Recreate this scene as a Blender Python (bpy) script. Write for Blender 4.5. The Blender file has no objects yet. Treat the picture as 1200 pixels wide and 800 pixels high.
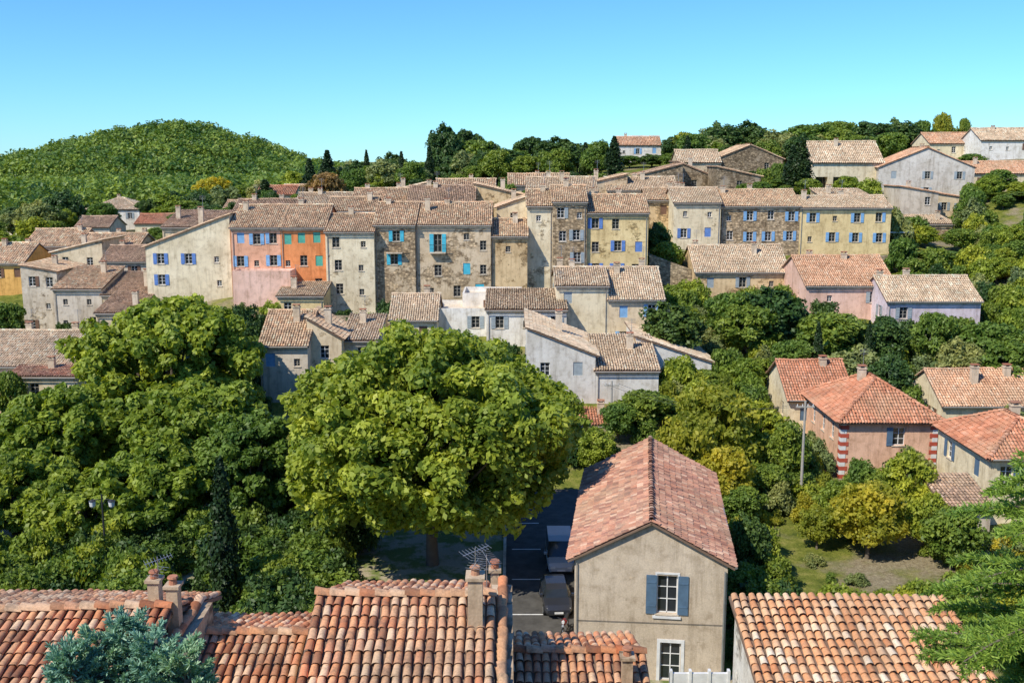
import bpy, math, random
import numpy as np
from mathutils import Vector, Matrix
random.seed(7); rng=np.random.default_rng(7)
scene=bpy.context.scene
F=1200.0; PT=math.radians(10); CP,SP=math.cos(PT),math.sin(PT); CAMZ=30.0
def at(px,py,D):
    # surveyed bearing (theodolite reading) + ground distance -> world position
    u=(px-600)/F; v=(400-py)/F; t=D/(CP+v*SP)
    return Vector((u*t, D, CAMZ+t*(-SP+v*CP)))
# ---------------------------------------------------------------- materials
def newmat(name):
    m=bpy.data.materials.new(name); m.use_nodes=True
    nt=m.node_tree; nt.nodes.clear()
    return m,nt
def N(nt,t,**k):
    n=nt.nodes.new(t)
    for a,b in k.items(): setattr(n,a,b)
    return n
def L(nt,a,b): nt.links.new(a,b)
def ramp(nt,fac,stops):
    r=N(nt,'ShaderNodeValToRGB'); e=r.color_ramp.elements
    while len(e)<len(stops): e.new(0.5)
    for i,(p,c) in enumerate(stops):
        e[i].position=p; e[i].color=(c[0],c[1],c[2],1) if hasattr(c,'__len__') else (c,c,c,1)
    L(nt,fac,r.inputs[0]); return r.outputs[0]
def noise(nt,vec,scale,detail=4,rough=.55):
    n=N(nt,'ShaderNodeTexNoise'); n.inputs['Scale'].default_value=scale
    n.inputs['Detail'].default_value=detail; n.inputs['Roughness'].default_value=rough
    L(nt,vec,n.inputs['Vector']); return n.outputs['Fac']
def mapping(nt,vec,s):
    m=N(nt,'ShaderNodeMapping'); m.inputs['Scale'].default_value=s; L(nt,vec,m.inputs[0]); return m.outputs[0]
def mix(nt,mode,fac,a,b):
    m=N(nt,'ShaderNodeMix',data_type='RGBA',blend_type=mode)
    for sock,val in ((m.inputs[0],fac),(m.inputs[6],a),(m.inputs[7],b)):
        if isinstance(val,(int,float)): sock.default_value=val if sock==m.inputs[0] else (val,val,val,1)
        elif isinstance(val,(tuple,list)): sock.default_value=(val[0],val[1],val[2],1)
        else: L(nt,val,sock)
    return m.outputs[2]
def finish(nt,col,rough=.9,bump=None,bstr=.3,bdist=.02,metal=0,spec=.2):
    p=N(nt,'ShaderNodeBsdfPrincipled'); o=N(nt,'ShaderNodeOutputMaterial')
    if isinstance(col,(tuple,list)): p.inputs['Base Color'].default_value=(*col[:3],1)
    else: L(nt,col,p.inputs['Base Color'])
    p.inputs['Roughness'].default_value=rough; p.inputs['Metallic'].default_value=metal
    p.inputs['Specular IOR Level'].default_value=spec
    if bump is not None:
        b=N(nt,'ShaderNodeBump'); b.inputs['Strength'].default_value=bstr; b.inputs['Distance'].default_value=bdist
        L(nt,bump,b.inputs['Height']); L(nt,b.outputs[0],p.inputs['Normal'])
    L(nt,p.outputs[0],o.inputs[0])
_mc={}
def plain(name,col,rough=.6,metal=0,spec=.3,var=.15):
    k=(name,col)
    if k in _mc: return _mc[k]
    m,nt=newmat(name); g=N(nt,'ShaderNodeNewGeometry')
    n=noise(nt,g.outputs['Position'],2.5,5)
    c=mix(nt,'MULTIPLY',1.0,col,ramp(nt,n,[(.3,1-var*1.5),(.7,1+var*.3)]))
    finish(nt,c,rough,metal=metal,spec=spec); _mc[k]=m; return m
def wallmat(col,stone=0.0):
    k=('w',col,stone)
    if k in _mc: return _mc[k]
    m,nt=newmat('rubble_stone_wall' if stone>.5 else 'weathered_render_wall')
    g=N(nt,'ShaderNodeNewGeometry'); P=g.outputs['Position']
    big=noise(nt,P,.28,6,.6); mid=noise(nt,P,1.6,6,.65); fine=noise(nt,P,14,3)
    streak=noise(nt,mapping(nt,P,(1.4,1.4,.14)),1.3,5,.7)
    col2=tuple(min(.85,x*1.42) for x in col)
    c=mix(nt,'MULTIPLY',1.0,col2,ramp(nt,big,[(.3,(.80,.76,.70)),(.65,(1.06,1.05,1.04))]))
    c=mix(nt,'MULTIPLY',1.0,c,ramp(nt,mid,[(.28,(.70,.67,.63)),(.50,(1,1,1)),(.8,(1.08,1.08,1.06))]))
    c=mix(nt,'MULTIPLY',.75,c,ramp(nt,streak,[(.3,(.58,.55,.51)),(.5,(1,1,1))]))
    c=mix(nt,'MULTIPLY',.6,c,ramp(nt,fine,[(.3,.76),(.7,1.12)]))
    # rubble stones
    vo=N(nt,'ShaderNodeTexVoronoi'); vo.inputs['Scale'].default_value=2.6; L(nt,mapping(nt,P,(1,1,1.7)),vo.inputs['Vector'])
    sep=N(nt,'ShaderNodeSeparateColor'); L(nt,vo.outputs['Color'],sep.inputs[0])
    sc=mix(nt,'MULTIPLY',1.0,c,ramp(nt,sep.outputs[0],[(0,(.48,.44,.40)),(.5,(.85,.81,.76)),(1,(1.3,1.22,1.1))]))
    sc=mix(nt,'MULTIPLY',.8,sc,ramp(nt,vo.outputs['Distance'],[(.0,1.1),(.30,1.0),(.5,.5)]))
    if stone>=1: msk=1.0
    else:
        t=.72-stone*.35
        msk=ramp(nt,noise(nt,P,.45,5,.7),[(t-.02,0),(t+.03,1)])
    c=mix(nt,'MIX',msk,c,sc)
    bm=mix(nt,'MIX',.5,fine,mid)
    finish(nt,c,.95,bm,.4,.05,spec=.1); _mc[k]=m; return m
def tilemat(name,cols,lich=(.16,.13,.10),lf=.55,br=1.15):
    m,nt=newmat(name); a=N(nt,'ShaderNodeAttribute',attribute_name='tint')
    g=N(nt,'ShaderNodeNewGeometry'); P=g.outputs['Position']
    cols=[tuple(min(.85,x*br*1.08) for x in c) for c in cols]
    n=len(cols); c=ramp(nt,a.outputs['Fac'],[(i/(n-1),cols[i]) for i in range(n)])
    c=mix(nt,'MULTIPLY',1.0,c,ramp(nt,noise(nt,P,.5,4),[(.3,(.74,.71,.68)),(.7,(1.16,1.12,1.08))]))
    c=mix(nt,'MIX',ramp(nt,noise(nt,P,.22,5,.7),[(.48,0),(.66,.45)]),c,(.50,.38,.24))
    l=ramp(nt,noise(nt,P,1.9,6,.75),[(.5,0),(.66,lf)])
    c=mix(nt,'MIX',l,c,lich)
    c=mix(nt,'MULTIPLY',1.0,c,ramp(nt,noise(nt,P,22,3),[(.3,.78),(.7,1.12)]))
    finish(nt,c,.9,noise(nt,P,30,3),.3,.01,spec=.15); return m
TILE={
 'old':tilemat('aged_canal_tile',[(.32,.22,.145),(.48,.33,.21),(.66,.46,.30),(.60,.37,.22),(.74,.58,.41)],(.30,.24,.18),.55,1.25),
 'buff':tilemat('buff_canal_tile',[(.42,.32,.22),(.60,.46,.31),(.70,.54,.38),(.62,.45,.30),(.78,.65,.50)],(.34,.28,.21),.55),
 'dark':tilemat('mossy_canal_tile',[(.24,.165,.12),(.38,.26,.18),(.50,.34,.24),(.42,.27,.17),(.58,.43,.32)],(.20,.17,.13),.6),
 'red':tilemat('red_clay_tile',[(.36,.15,.09),(.48,.20,.11),(.56,.25,.15),(.52,.23,.13),(.60,.32,.21)],(.30,.18,.13),.5),
 'orange':tilemat('orange_clay_tile',[(.46,.25,.15),(.60,.34,.20),(.66,.41,.26),(.62,.36,.22),(.70,.50,.35)],(.40,.28,.19),.5),
 'fg':tilemat('foreground_canal_tile',[(.24,.10,.055),(.50,.20,.10),(.66,.31,.15),(.56,.31,.18),(.70,.48,.32),(.54,.18,.08)],(.14,.105,.08),.65,1.15),
 'mix':tilemat('mottled_interlocking_tile',[(.60,.30,.15),(.66,.35,.18),(.52,.23,.11),(.68,.40,.22),(.70,.46,.28),(.74,.62,.48)],(.46,.30,.19),.4,1.1),
 'plum':tilemat('weathered_plum_tile',[(.24,.12,.09),(.40,.20,.145),(.50,.28,.19),(.44,.20,.13),(.58,.40,.29)],(.25,.18,.14),.7)}
def leafmat(name,a,b,tr=.35,br=1.45):
    m,nt=newmat(name); at_=N(nt,'ShaderNodeAttribute',attribute_name='tint')
    oi=N(nt,'ShaderNodeObjectInfo'); g=N(nt,'ShaderNodeNewGeometry')
    br*=1.32
    a=tuple(x*br for x in a); b=tuple(x*br for x in b)
    c=ramp(nt,at_.outputs['Fac'],[(0,a),(1,b)])
    c=mix(nt,'MULTIPLY',1.0,c,ramp(nt,oi.outputs['Random'],[(0,(.70,.80,.8)),(.5,(1,1,1)),(1,(1.3,1.12,.9))]))
    c=mix(nt,'MULTIPLY',1.0,c,ramp(nt,noise(nt,g.outputs['Position'],.35,3,.6),[(.35,(.75,.82,.85)),(.65,(1.18,1.1,.95))]))
    d=N(nt,'ShaderNodeBsdfPrincipled'); t=N(nt,'ShaderNodeBsdfTranslucent'); s=N(nt,'ShaderNodeMixShader'); o=N(nt,'ShaderNodeOutputMaterial')
    d.inputs['Roughness'].default_value=.5; d.inputs['Specular IOR Level'].default_value=.3
    L(nt,c,d.inputs['Base Color']); c2=mix(nt,'MULTIPLY',1.0,c,(1.5,1.45,.6)); L(nt,c2,t.inputs['Color'])
    s.inputs[0].default_value=tr; L(nt,d.outputs[0],s.inputs[1]); L(nt,t.outputs[0],s.inputs[2]); L(nt,s.outputs[0],o.inputs[0])
    return m
LEAF={'plane':leafmat('plane_tree_leaves',(.06,.095,.010),(.24,.27,.038),.36,1.5),
 'green':leafmat('green_leaves',(.035,.07,.011),(.13,.175,.03),.3,1.5),
 'dark':leafmat('dark_leaves',(.018,.042,.012),(.06,.10,.024),.22),
 'yellow':leafmat('yellow_green_leaves',(.13,.15,.015),(.34,.31,.045),.45,1.3),
 'olive':leafmat('olive_leaves',(.08,.11,.04),(.20,.22,.08),.25,1.3),
 'brown':leafmat('rusty_leaves',(.13,.08,.03),(.30,.17,.06)),
 'cyp':leafmat('cypress_foliage',(.010,.026,.008),(.03,.06,.016),.1,.95),
 'hill':leafmat('woodland_leaves',(.025,.065,.012),(.18,.215,.035),.25,1.55),
 'blue':leafmat('blue_cypress_foliage',(.08,.18,.14),(.22,.36,.29),.15,1.15),
 'cedar':leafmat('cedar_needles',(.04,.095,.02),(.16,.25,.05),.25,1.35)}
BARK=plain('tree_bark',(.16,.13,.10),.9)
GLASS=plain('window_glass',(.025,.03,.035),.08,spec=.6)
WHITEP=plain('white_paint',(.78,.77,.74),.5)
WOODF=plain('weathered_frame_wood',(.45,.42,.36),.7)
IRON=plain('dark_iron',(.04,.04,.045),.5)
GALV=plain('galvanised_steel',(.45,.46,.47),.4,metal=.7)
CREAMM=wallmat((.52,.45,.36))
ZINC=plain('zinc_downpipe',(.36,.33,.29),.5)
# ---------------------------------------------------------------- mesh helpers
def link(o,parent=None):
    scene.collection.objects.link(o)
    if parent is not None: o.parent=parent
    return o
def np_mesh(name,V,Q,mats,mi=None,tint=None,smooth=False):
    V=np.asarray(V,np.float32); Q=np.asarray(Q,np.int32); k=Q.shape[1]
    me=bpy.data.meshes.new(name)
    me.vertices.add(len(V)); me.vertices.foreach_set('co',V.ravel())
    me.loops.add(Q.size); me.loops.foreach_set('vertex_index',Q.ravel())
    me.polygons.add(len(Q)); me.polygons.foreach_set('loop_start',np.arange(0,Q.size,k,dtype=np.int32))
    for m in mats: me.materials.append(m)
    if mi is not None: me.polygons.foreach_set('material_index',np.asarray(mi,np.int32))
    if smooth: me.polygons.foreach_set('use_smooth',np.ones(len(Q),bool))
    me.update(calc_edges=True)
    if tint is not None:
        a=me.attributes.new('tint','FLOAT','POINT'); a.data.foreach_set('value',np.asarray(tint,np.float32))
    return me
class MB:
    def __init__(s): s.v=[];s.f=[];s.m=[];s.mats=[]
    def mi(s,m):
        if m not in s.mats: s.mats.append(m)
        return s.mats.index(m)
    def poly(s,pts,m):
        b=len(s.v); s.v+= [tuple(p) for p in pts]; s.f.append(tuple(range(b,b+len(pts)))); s.m.append(s.mi(m))
    def hexa(s,c,m): # c: 8 corners bottom 4 ccw, top 4
        b=len(s.v); s.v+=[tuple(p) for p in c]
        for f in ((0,3,2,1),(4,5,6,7),(0,1,5,4),(1,2,6,5),(2,3,7,6),(3,0,4,7)):
            s.f.append(tuple(b+i for i in f)); s.m.append(s.mi(m))
    def box(s,x0,x1,y0,y1,z0,z1,m):
        s.hexa([(x0,y0,z0),(x1,y0,z0),(x1,y1,z0),(x0,y1,z0),(x0,y0,z1),(x1,y0,z1),(x1,y1,z1),(x0,y1,z1)],m)
    def obox(s,O,X,Nn,x0,x1,z0,z1,n0,n1,m):
        Z=Vector((0,0,1)); P=lambda x,z,n:O+X*x+Z*z+Nn*n
        s.hexa([P(x0,z0,n0),P(x1,z0,n0),P(x1,z0,n1),P(x0,z0,n1),P(x0,z1,n0),P(x1,z1,n0),P(x1,z1,n1),P(x0,z1,n1)],m)
    def tube(s,pts,rad,m,n=6):
        pts=[Vector(p) for p in pts]; b=len(s.v)
        for i,p in enumerate(pts):
            d=(pts[min(i+1,len(pts)-1)]-pts[max(i-1,0)]).normalized()
            a=d.orthogonal().normalized() if abs(d.z)<.99 else Vector((1,0,0)); c=d.cross(a)
            for k in range(n):
                t=2*math.pi*k/n; s.v.append(tuple(p+(a*math.cos(t)+c*math.sin(t))*rad[i]))
        for i in range(len(pts)-1):
            for k in range(n):
                s.f.append((b+i*n+k,b+i*n+(k+1)%n,b+(i+1)*n+(k+1)%n,b+(i+1)*n+k)); s.m.append(s.mi(m))
        for e in (0,len(pts)-1):
            s.f.append(tuple(b+e*n+k for k in range(n))); s.m.append(s.mi(m))
    def mesh(s,name):
        me=bpy.data.meshes.new(name); me.from_pydata(s.v,[],s.f)
        for m in s.mats: me.materials.append(m)
        me.polygons.foreach_set('material_index',s.m); me.update(); return me
    def obj(s,name,parent=None):
        return link(bpy.data.objects.new(name,s.mesh(name)),parent)
# ---------------------------------------------------------------- roofs
class Tiles:
    def __init__(s): s.V=[];s.Q=[];s.t=[];s.n=0
    def add(s,C,U,V,n,sp,l,seg,up=.045):
        T=len(C)
        if T==0: return
        U=np.array(U);V=np.array(V);n=np.array(n)
        r0=sp*.44*(1+.08*rng.normal(size=(T,1,1))*.5); 
        th=np.linspace(math.pi,0,seg+1)
        jit=rng.normal(size=(T,1))*sp*.045
        yaw=rng.normal(size=(T,1))*.04
        C=C+jit*U
        # gentle sag of the old roof timbers
        ss=np.sin(C[:,0:1]*.9+C[:,1:2]*.7)*.02+np.sin(C[:,0:1]*.37-C[:,1:2]*.5)*.03
        C=C+ss*n
        cs=np.cos(th)[None,:,None]; sn=np.sin(th)[None,:,None]
        lo=(C-(V+U*yaw)*(l*.56))[:,None,:]+U*cs*r0+n*(sn*r0*.85+up+ .012*rng.normal(size=(T,1,1)))
        hi=(C+(V+U*yaw)*(l*.56))[:,None,:]+U*cs*r0*.8+n*(sn*r0*.68)
        k=seg+1; VV=np.concatenate([lo,hi],1).reshape(-1,3)
        base=s.n+np.arange(T)[:,None]*(2*k)
        q=[]
        for i in range(seg): q.append(np.concatenate([base+i,base+i+1,base+k+i+1,base+k+i],1))
        s.V.append(VV); s.Q.append(np.concatenate(q,0)); s.t.append(np.repeat(rng.random(T),2*k)); s.n+=len(VV)
    def plane(s,poly,sp,l,seg):
        A=poly[0];U=(poly[1]-A).normalized(); n=(poly[1]-A).cross(poly[-1]-A).normalized()
        if n.z<0:n=-n
        V=n.cross(U)
        if V.z<0:V=-V
        p2=[((p-A).dot(U),(p-A).dot(V)) for p in poly]
        us=[p[0] for p in p2]; vs=[p[1] for p in p2]
        nu=max(1,round((max(us)-min(us))/sp)); nv=max(1,round(max(vs)/l)); sp2=(max(us)-min(us))/nu; l2=max(vs)/nv
        uu=min(us)+sp2*(np.arange(nu)+.5); vv=l2*(np.arange(nv)+.5)
        gu,gv=np.meshgrid(uu,vv); gu=gu.ravel();gv=gv.ravel()
        area=sum(p2[i][0]*p2[(i+1)%len(p2)][1]-p2[(i+1)%len(p2)][0]*p2[i][1] for i in range(len(p2)))
        sg=1 if area>0 else -1; ok=np.ones(len(gu),bool)
        for i in range(len(p2)):
            a=p2[i];b=p2[(i+1)%len(p2)]
            ok&= sg*((b[0]-a[0])*(gv-a[1])-(b[1]-a[1])*(gu-a[0]))>-.02
        gu=gu[ok];gv=gv[ok]
        C=np.array(A)[None]+gu[:,None]*np.array(U)+gv[:,None]*np.array(V)
        s.add(C,U,V,n,sp2,l2,seg); return n
    def ridge(s,P,Q,sp,l,seg):
        d=Q-P;V=d.normalized(); U=V.cross(Vector((0,0,1))).normalized(); n=U.cross(V)
        k=max(1,round(d.length/l)); C=np.array([np.array(P+V*(d.length*(i+.5)/k)) for i in range(k)])
        s.add(C+np.array(n)*.05,U,V,n,sp*1.5,d.length/k,max(seg,4))
    def obj(s,mat,parent,name='roof_tiles'):
        me=np_mesh(name,np.concatenate(s.V),np.concatenate(s.Q),[mat],tint=np.concatenate(s.t))
        return link(bpy.data.objects.new(name,me),parent)
# ---------------------------------------------------------------- facade & house
def facade(mb,wd,sh,O,X,Nn,W,H,wins,wm,sink,shm,frame):
    Z=Vector((0,0,1))
    xs=sorted(set([0,W]+[round(w[0]+s*w[2]/2,3) for w in wins for s in(-1,1)]))
    zs=sorted(set([-sink,H]+[round(w[1]+s,3) for w in wins for s in(0,w[3])]))
    for i in range(len(xs)-1):
        for j in range(len(zs)-1):
            cx=(xs[i]+xs[i+1])/2;cz=(zs[j]+zs[j+1])/2
            if any(abs(cx-w[0])<w[2]/2 and w[1]<cz<w[1]+w[3] for w in wins): continue
            mb.poly([O+X*xs[i]+Z*zs[j],O+X*xs[i+1]+Z*zs[j],O+X*xs[i+1]+Z*zs[j+1],O+X*xs[i]+Z*zs[j+1]],wm)
    P=lambda x,z,n:O+X*x+Z*z+Nn*n
    for w in wins:
        x0,x1,z0,z1=w[0]-w[2]/2,w[0]+w[2]/2,w[1],w[1]+w[3]; k=w[4]; d=-.22 if k!='o' else -1.6
        for a,b in (((x0,z0),(x1,z0)),((x1,z0),(x1,z1)),((x1,z1),(x0,z1)),((x0,z1),(x0,z0))):
            mb.poly([P(a[0],a[1],0),P(b[0],b[1],0),P(b[0],b[1],d),P(a[0],a[1],d)],wm)
        if k=='c':
            wd.obox(O,X,Nn,x0,x1,z0,z1,-.12,-.06,shm); continue
        if k=='d':
            wd.obox(O,X,Nn,x0,x1,z0,z1,-.2,-.14,shm)
            continue
        wd.poly([P(x0,z0,d+.02),P(x1,z0,d+.02),P(x1,z1,d+.02),P(x0,z1,d+.02)],GLASS)
        if k=='o': continue
        e=.055
        for a in ((x0,x0+e,z0,z1),(x1-e,x1,z0,z1),((x0+x1)/2-.03,(x0+x1)/2+.03,z0+e,z1-e),(x0+e,(x0+x1)/2-.03,z0,z0+e),((x0+x1)/2+.03,x1-e,z0,z0+e),(x0+e,(x0+x1)/2-.03,z1-e,z1),((x0+x1)/2+.03,x1-e,z1-e,z1),
                  (x0+e,(x0+x1)/2-.03,z0+(z1-z0)*.36,z0+(z1-z0)*.36+.03),((x0+x1)/2+.03,x1-e,z0+(z1-z0)*.36,z0+(z1-z0)*.36+.03),(x0+e,(x0+x1)/2-.03,z0+(z1-z0)*.68,z0+(z1-z0)*.68+.03),((x0+x1)/2+.03,x1-e,z0+(z1-z0)*.68,z0+(z1-z0)*.68+.03)):
            wd.obox(O,X,Nn,a[0],a[1],a[2],a[3],-.19,-.14,frame)
        wd.obox(O,X,Nn,x0-.08,x1+.08,z0-.09,z0-.003,.0,.07,CREAMM)
        if k=='s':
            sw=w[2]/2
            for (a,b) in ((x0-sw-.02,x0-.02),(x1+.02,x1+sw+.02)):
                if random.random()<.06: continue
                sh.obox(O,X,Nn,a,b,z0-.02,z1+.02,.025,.065,shm)
                for zz in (.18,.8): sh.obox(O,X,Nn,a+.03,b-.03,z0+(z1-z0)*zz,z0+(z1-z0)*zz+.07,.066,.085,shm)
def autowins(W,H,cols,shut,dens=.85,wh=1.3,ww=.9,door=True,ps=.6):
    out=[]; 
    if cols<1: return out
    z=H-.75-wh; r=0
    while z>.5 or (r==0 and z>.2):
        for c in range(cols):
            if random.random()>dens: continue
            x=W*(c+.5)/cols+random.uniform(-.25,.25)
            w,h=ww,wh; zz=z+random.uniform(-.12,.12)
            if random.random()<.22: w,h=.6,.75; k='n'
            else: k=('s' if random.random()<ps else ('c' if random.random()<.5 else 'n')) if shut else 'n'
            if k=='s' and W/cols<2.0: k=random.choice('cn')
            if x-w/2<.15 or x+w/2>W-.15: continue
            out.append((x,zz,w,h,k))
        z-=2.85; r+=1
    return out
FOOT=[]
def chimney(mb,x,y,z0,z1,m,w=.32,d=.5):
    mb.box(x-w,x+w,y-d/2,y+d/2,z0,z1,m)
    mb.box(x-w-.06,x+w+.06,y-d/2-.06,y+d/2+.06,z1+.001,z1+.09,m)
    for sx in (-1,1):
        for sy in(-1,1): mb.box(x+sx*(w-.08)-.06,x+sx*(w-.08)+.06,y+sy*(d/2-.08)-.06,y+sy*(d/2-.08)+.06,z1+.091,z1+.27,m)
    mb.box(x-w-.04,x+w+.04,y-d/2-.04,y+d/2+.04,z1+.271,z1+.34,TILE['red'])
def house(name,X0,Y0,Z0,W,Dp,H,roof='eave',rise=2,wall=(.42,.35,.25),stone=0,shut=None,cols=2,pal='old',rot=0,
          wins=None,sidew=None,sink=4,ts=None,ov=.35,chim=1,frame=None,dens=.85,genoise=True,extra=None,pipe=True,ps=.6):
    dist=math.hypot(X0,Y0)
    if ts is None: ts=(.25,.38,3) if dist<160 else (.34,.52,3)
    e=link(bpy.data.objects.new(name,None)); e.location=(X0,Y0,Z0); e.rotation_euler=(0,0,rot); e.empty_display_size=1
    FOOT.append((X0,Y0,rot,W,Dp))
    mb,wd,sh=MB(),MB(),MB(); wm=wallmat(wall,stone); V3=Vector
    shm=plain('painted_shutter',shut,.6) if shut else plain('brown_wood',(.16,.10,.06),.7)
    frame=frame or (WHITEP if random.random()<.5 else WOODF)
    if wins is None: wins=autowins(W,H,cols,shut,dens,ps=ps)
    if sidew is None: sidew=autowins(Dp,H,max(1,int(Dp/4.5)),shut,.55)
    X,Y=V3((1,0,0)),V3((0,1,0))
    facade(mb,wd,sh,V3((0,0,0)),X,-Y,W,H,wins,wm,sink,shm,frame)
    facade(mb,wd,sh,V3((0,Dp,0)),-Y,-X,Dp,H,sidew,wm,sink,shm,frame)
    facade(mb,wd,sh,V3((W,0,0)),Y,X,Dp,H,[(Dp-w[0],)+tuple(w[1:]) for w in sidew],wm,sink,shm,frame)
    facade(mb,wd,sh,V3((W,Dp,0)),-X,Y,W,H,[],wm,sink,shm,frame)
    tl=Tiles(); dk=MB(); z=.06
    planes=[]
    if roof=='eave':
        s=rise/(Dp/2); h2=Dp/2
        planes=[[V3((-ov*.6,-ov,H-ov*s)),V3((W+ov*.6,-ov,H-ov*s)),V3((W+ov*.6,h2,H+rise)),V3((-ov*.6,h2,H+rise))],
                [V3((W+ov*.6,Dp+ov,H-ov*s)),V3((-ov*.6,Dp+ov,H-ov*s)),V3((-ov*.6,h2,H+rise)),V3((W+ov*.6,h2,H+rise))]]
        for x in (0,W): mb.poly([V3((x,0,H)),V3((x,Dp,H)),V3((x,h2,H+rise))],wm)
        tl.ridge(V3((-ov*.6,h2,H+rise+z)),V3((W+ov*.6,h2,H+rise+z)),ts[0],ts[1],ts[2])
    elif roof=='gable':
        s=rise/(W/2); h2=W/2
        planes=[[V3((-ov,Dp+ov*.6,H-ov*s)),V3((-ov,-ov*.6,H-ov*s)),V3((h2,-ov*.6,H+rise)),V3((h2,Dp+ov*.6,H+rise))],
                [V3((W+ov,-ov*.6,H-ov*s)),V3((W+ov,Dp+ov*.6,H-ov*s)),V3((h2,Dp+ov*.6,H+rise)),V3((h2,-ov*.6,H+rise))]]
        for y in (0,Dp): mb.poly([V3((0,y,H)),V3((W,y,H)),V3((h2,y,H+rise))],wm)
        tl.ridge(V3((h2,-ov*.6,H+rise+z)),V3((h2,Dp+ov*.6,H+rise+z)),ts[0],ts[1],ts[2])
    elif roof=='shed':
        s=rise/Dp
        planes=[[V3((-ov*.6,-ov,H-ov*s)),V3((W+ov*.6,-ov,H-ov*s)),V3((W+ov*.6,Dp+.2,H+rise+.2*s)),V3((-ov*.6,Dp+.2,H+rise+.2*s))]]
        for x in (0,W): mb.poly([V3((x,0,H)),V3((x,Dp,H)),V3((x,Dp,H+rise))],wm)
        mb.poly([V3((0,Dp,H)),V3((W,Dp,H)),V3((W,Dp,H+rise)),V3((0,Dp,H+rise))],wm)
    elif roof=='shedl':
        s=rise/W
        planes=[[V3((-ov,Dp+.2,H-ov*s)),V3((-ov,-.2,H-ov*s)),V3((W+.2,-.2,H+rise+.2*s)),V3((W+.2,Dp+.2,H+rise+.2*s))]]
        for y in (0,Dp): mb.poly([V3((0,y,H)),V3((W,y,H)),V3((W,y,H+rise))],wm)
        mb.poly([V3((W,0,H)),V3((W,Dp,H)),V3((W,Dp,H+rise)),V3((W,0,H+rise))],wm)
    elif roof=='shedr':
        s=rise/W
        planes=[[V3((W+ov,-.2,H-ov*s)),V3((W+ov,Dp+.2,H-ov*s)),V3((-.2,Dp+.2,H+rise+.2*s)),V3((-.2,-.2,H+rise+.2*s))]]
        for y in (0,Dp): mb.poly([V3((0,y,H)),V3((W,y,H)),V3((0,y,H+rise))],wm)
        mb.poly([V3((0,0,H)),V3((0,Dp,H)),V3((0,Dp,H+rise)),V3((0,0,H+rise))],wm)
    elif roof=='hip':
        q=min(W,Dp)/2; s=rise/q; o=ov
        a=[V3((-o,-o,H-o*s)),V3((W+o,-o,H-o*s)),V3((W+o,Dp+o,H-o*s)),V3((-o,Dp+o,H-o*s))]
        if W>=Dp: r0,r1=V3((q,Dp/2,H+rise)),V3((W-q,Dp/2,H+rise)); planes=[[a[0],a[1],r1,r0],[a[1],a[2],r1],[a[2],a[3],r0,r1],[a[3],a[0],r0]]
        else: r0,r1=V3((W/2,q,H+rise)),V3((W/2,Dp-q,H+rise)); planes=[[a[0],a[1],r0],[a[1],a[2],r1,r0],[a[2],a[3],r1],[a[3],a[0],r0,r1]]
        zz=V3((0,0,z))
        if (r1-r0).length>.3: tl.ridge(r0+zz,r1+zz,ts[0],ts[1],ts[2])
        for i in range(4):
            tgt=r0 if (a[i]-r0).length<(a[i]-r1).length else r1
            tl.ridge(a[i]+zz,tgt+zz,ts[0],ts[1],ts[2])
    elif roof=='flat':
        mb.poly([V3((.2,.2,H-.5)),V3((W-.2,.2,H-.5)),V3((W-.2,Dp-.2,H-.5)),V3((.2,Dp-.2,H-.5))],CREAMM)
        for b in ((.003,W-.003,.003,.2),(.003,W-.003,Dp-.2,Dp-.003),(.003,.2,.2,Dp-.2),(W-.2,W-.003,.2,Dp-.2)): mb.box(*b,H-.6,H+.06,wm)
    for p in planes:
        p=[q+V3((0,0,z)) for q in p]; n=tl.plane(p,*ts)
        top=[q-n*.04 for q in p]; bot=[q-n*.13 for q in p]
        dk.poly(top,DECK); dk.poly(bot,DECK)
        for i in range(len(p)): dk.poly([top[i],top[(i+1)%len(p)],bot[(i+1)%len(p)],bot[i]],DECK)
    if genoise and roof in('eave','shed','hip') :
        mb.box(-.02,W+.02,-.13,-.003,H-.34,H-.14,CREAMM); mb.box(-.02,W+.02,-.07,-.004,H-.46,H-.341,CREAMM)
    if pipe and roof in('eave','shed','hip') and dist<190:
        s_=.35; mb.tube([(-.1,-ov-.07,H-.16),(W+.1,-ov-.07,H-.16)],[.065,.065],ZINC,6)
        xp=random.choice([.25,W-.25]); mb.tube([(xp,-ov-.07,H-.2),(xp,-.16,H-.55),(xp,-.09,H-.7),(xp,-.09,-2)],[.045]*4,ZINC,6)
    if planes:
        for _ in range(chim):
            x=random.uniform(.6,W-.6); y=random.uniform(.3,.7)*Dp
            zt=H+rise*.9+random.uniform(.5,.9)
            if roof=='hip': x=W*.5+random.uniform(-1,1); y=Dp*.55; zt=H+rise+.55
            if roof in('shedl','shedr','gable'): x=W*.5
            chimney(mb,x,y,H-.3,zt,wallmat((.5,.42,.32)))
            if dist<180 and random.random()<.45:
                mb.tube([(x+.2,y+.3,zt-.6),(x+.2,y+.3,zt+1.7)],[.025,.02],GALV,4)
                for q in range(4): mb.tube([(x-.2+.0*q,y+.3,zt+1.65-.14*q),(x+.6,y+.3,zt+1.65-.14*q)],[.014,.014],GALV,3)
    if extra: extra(mb,wd,sh,W,Dp,H)
    mb.obj('walls',e)
    if wd.v: wd.obj('windows',e)
    if sh.v: sh.obj('shutters',e)
    if planes: tl.obj(TILE[pal],e); dk.obj('roof_deck',e)
    return e
DECK=plain('roof_deck_mortar',(.22,.145,.10),.95)
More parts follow.
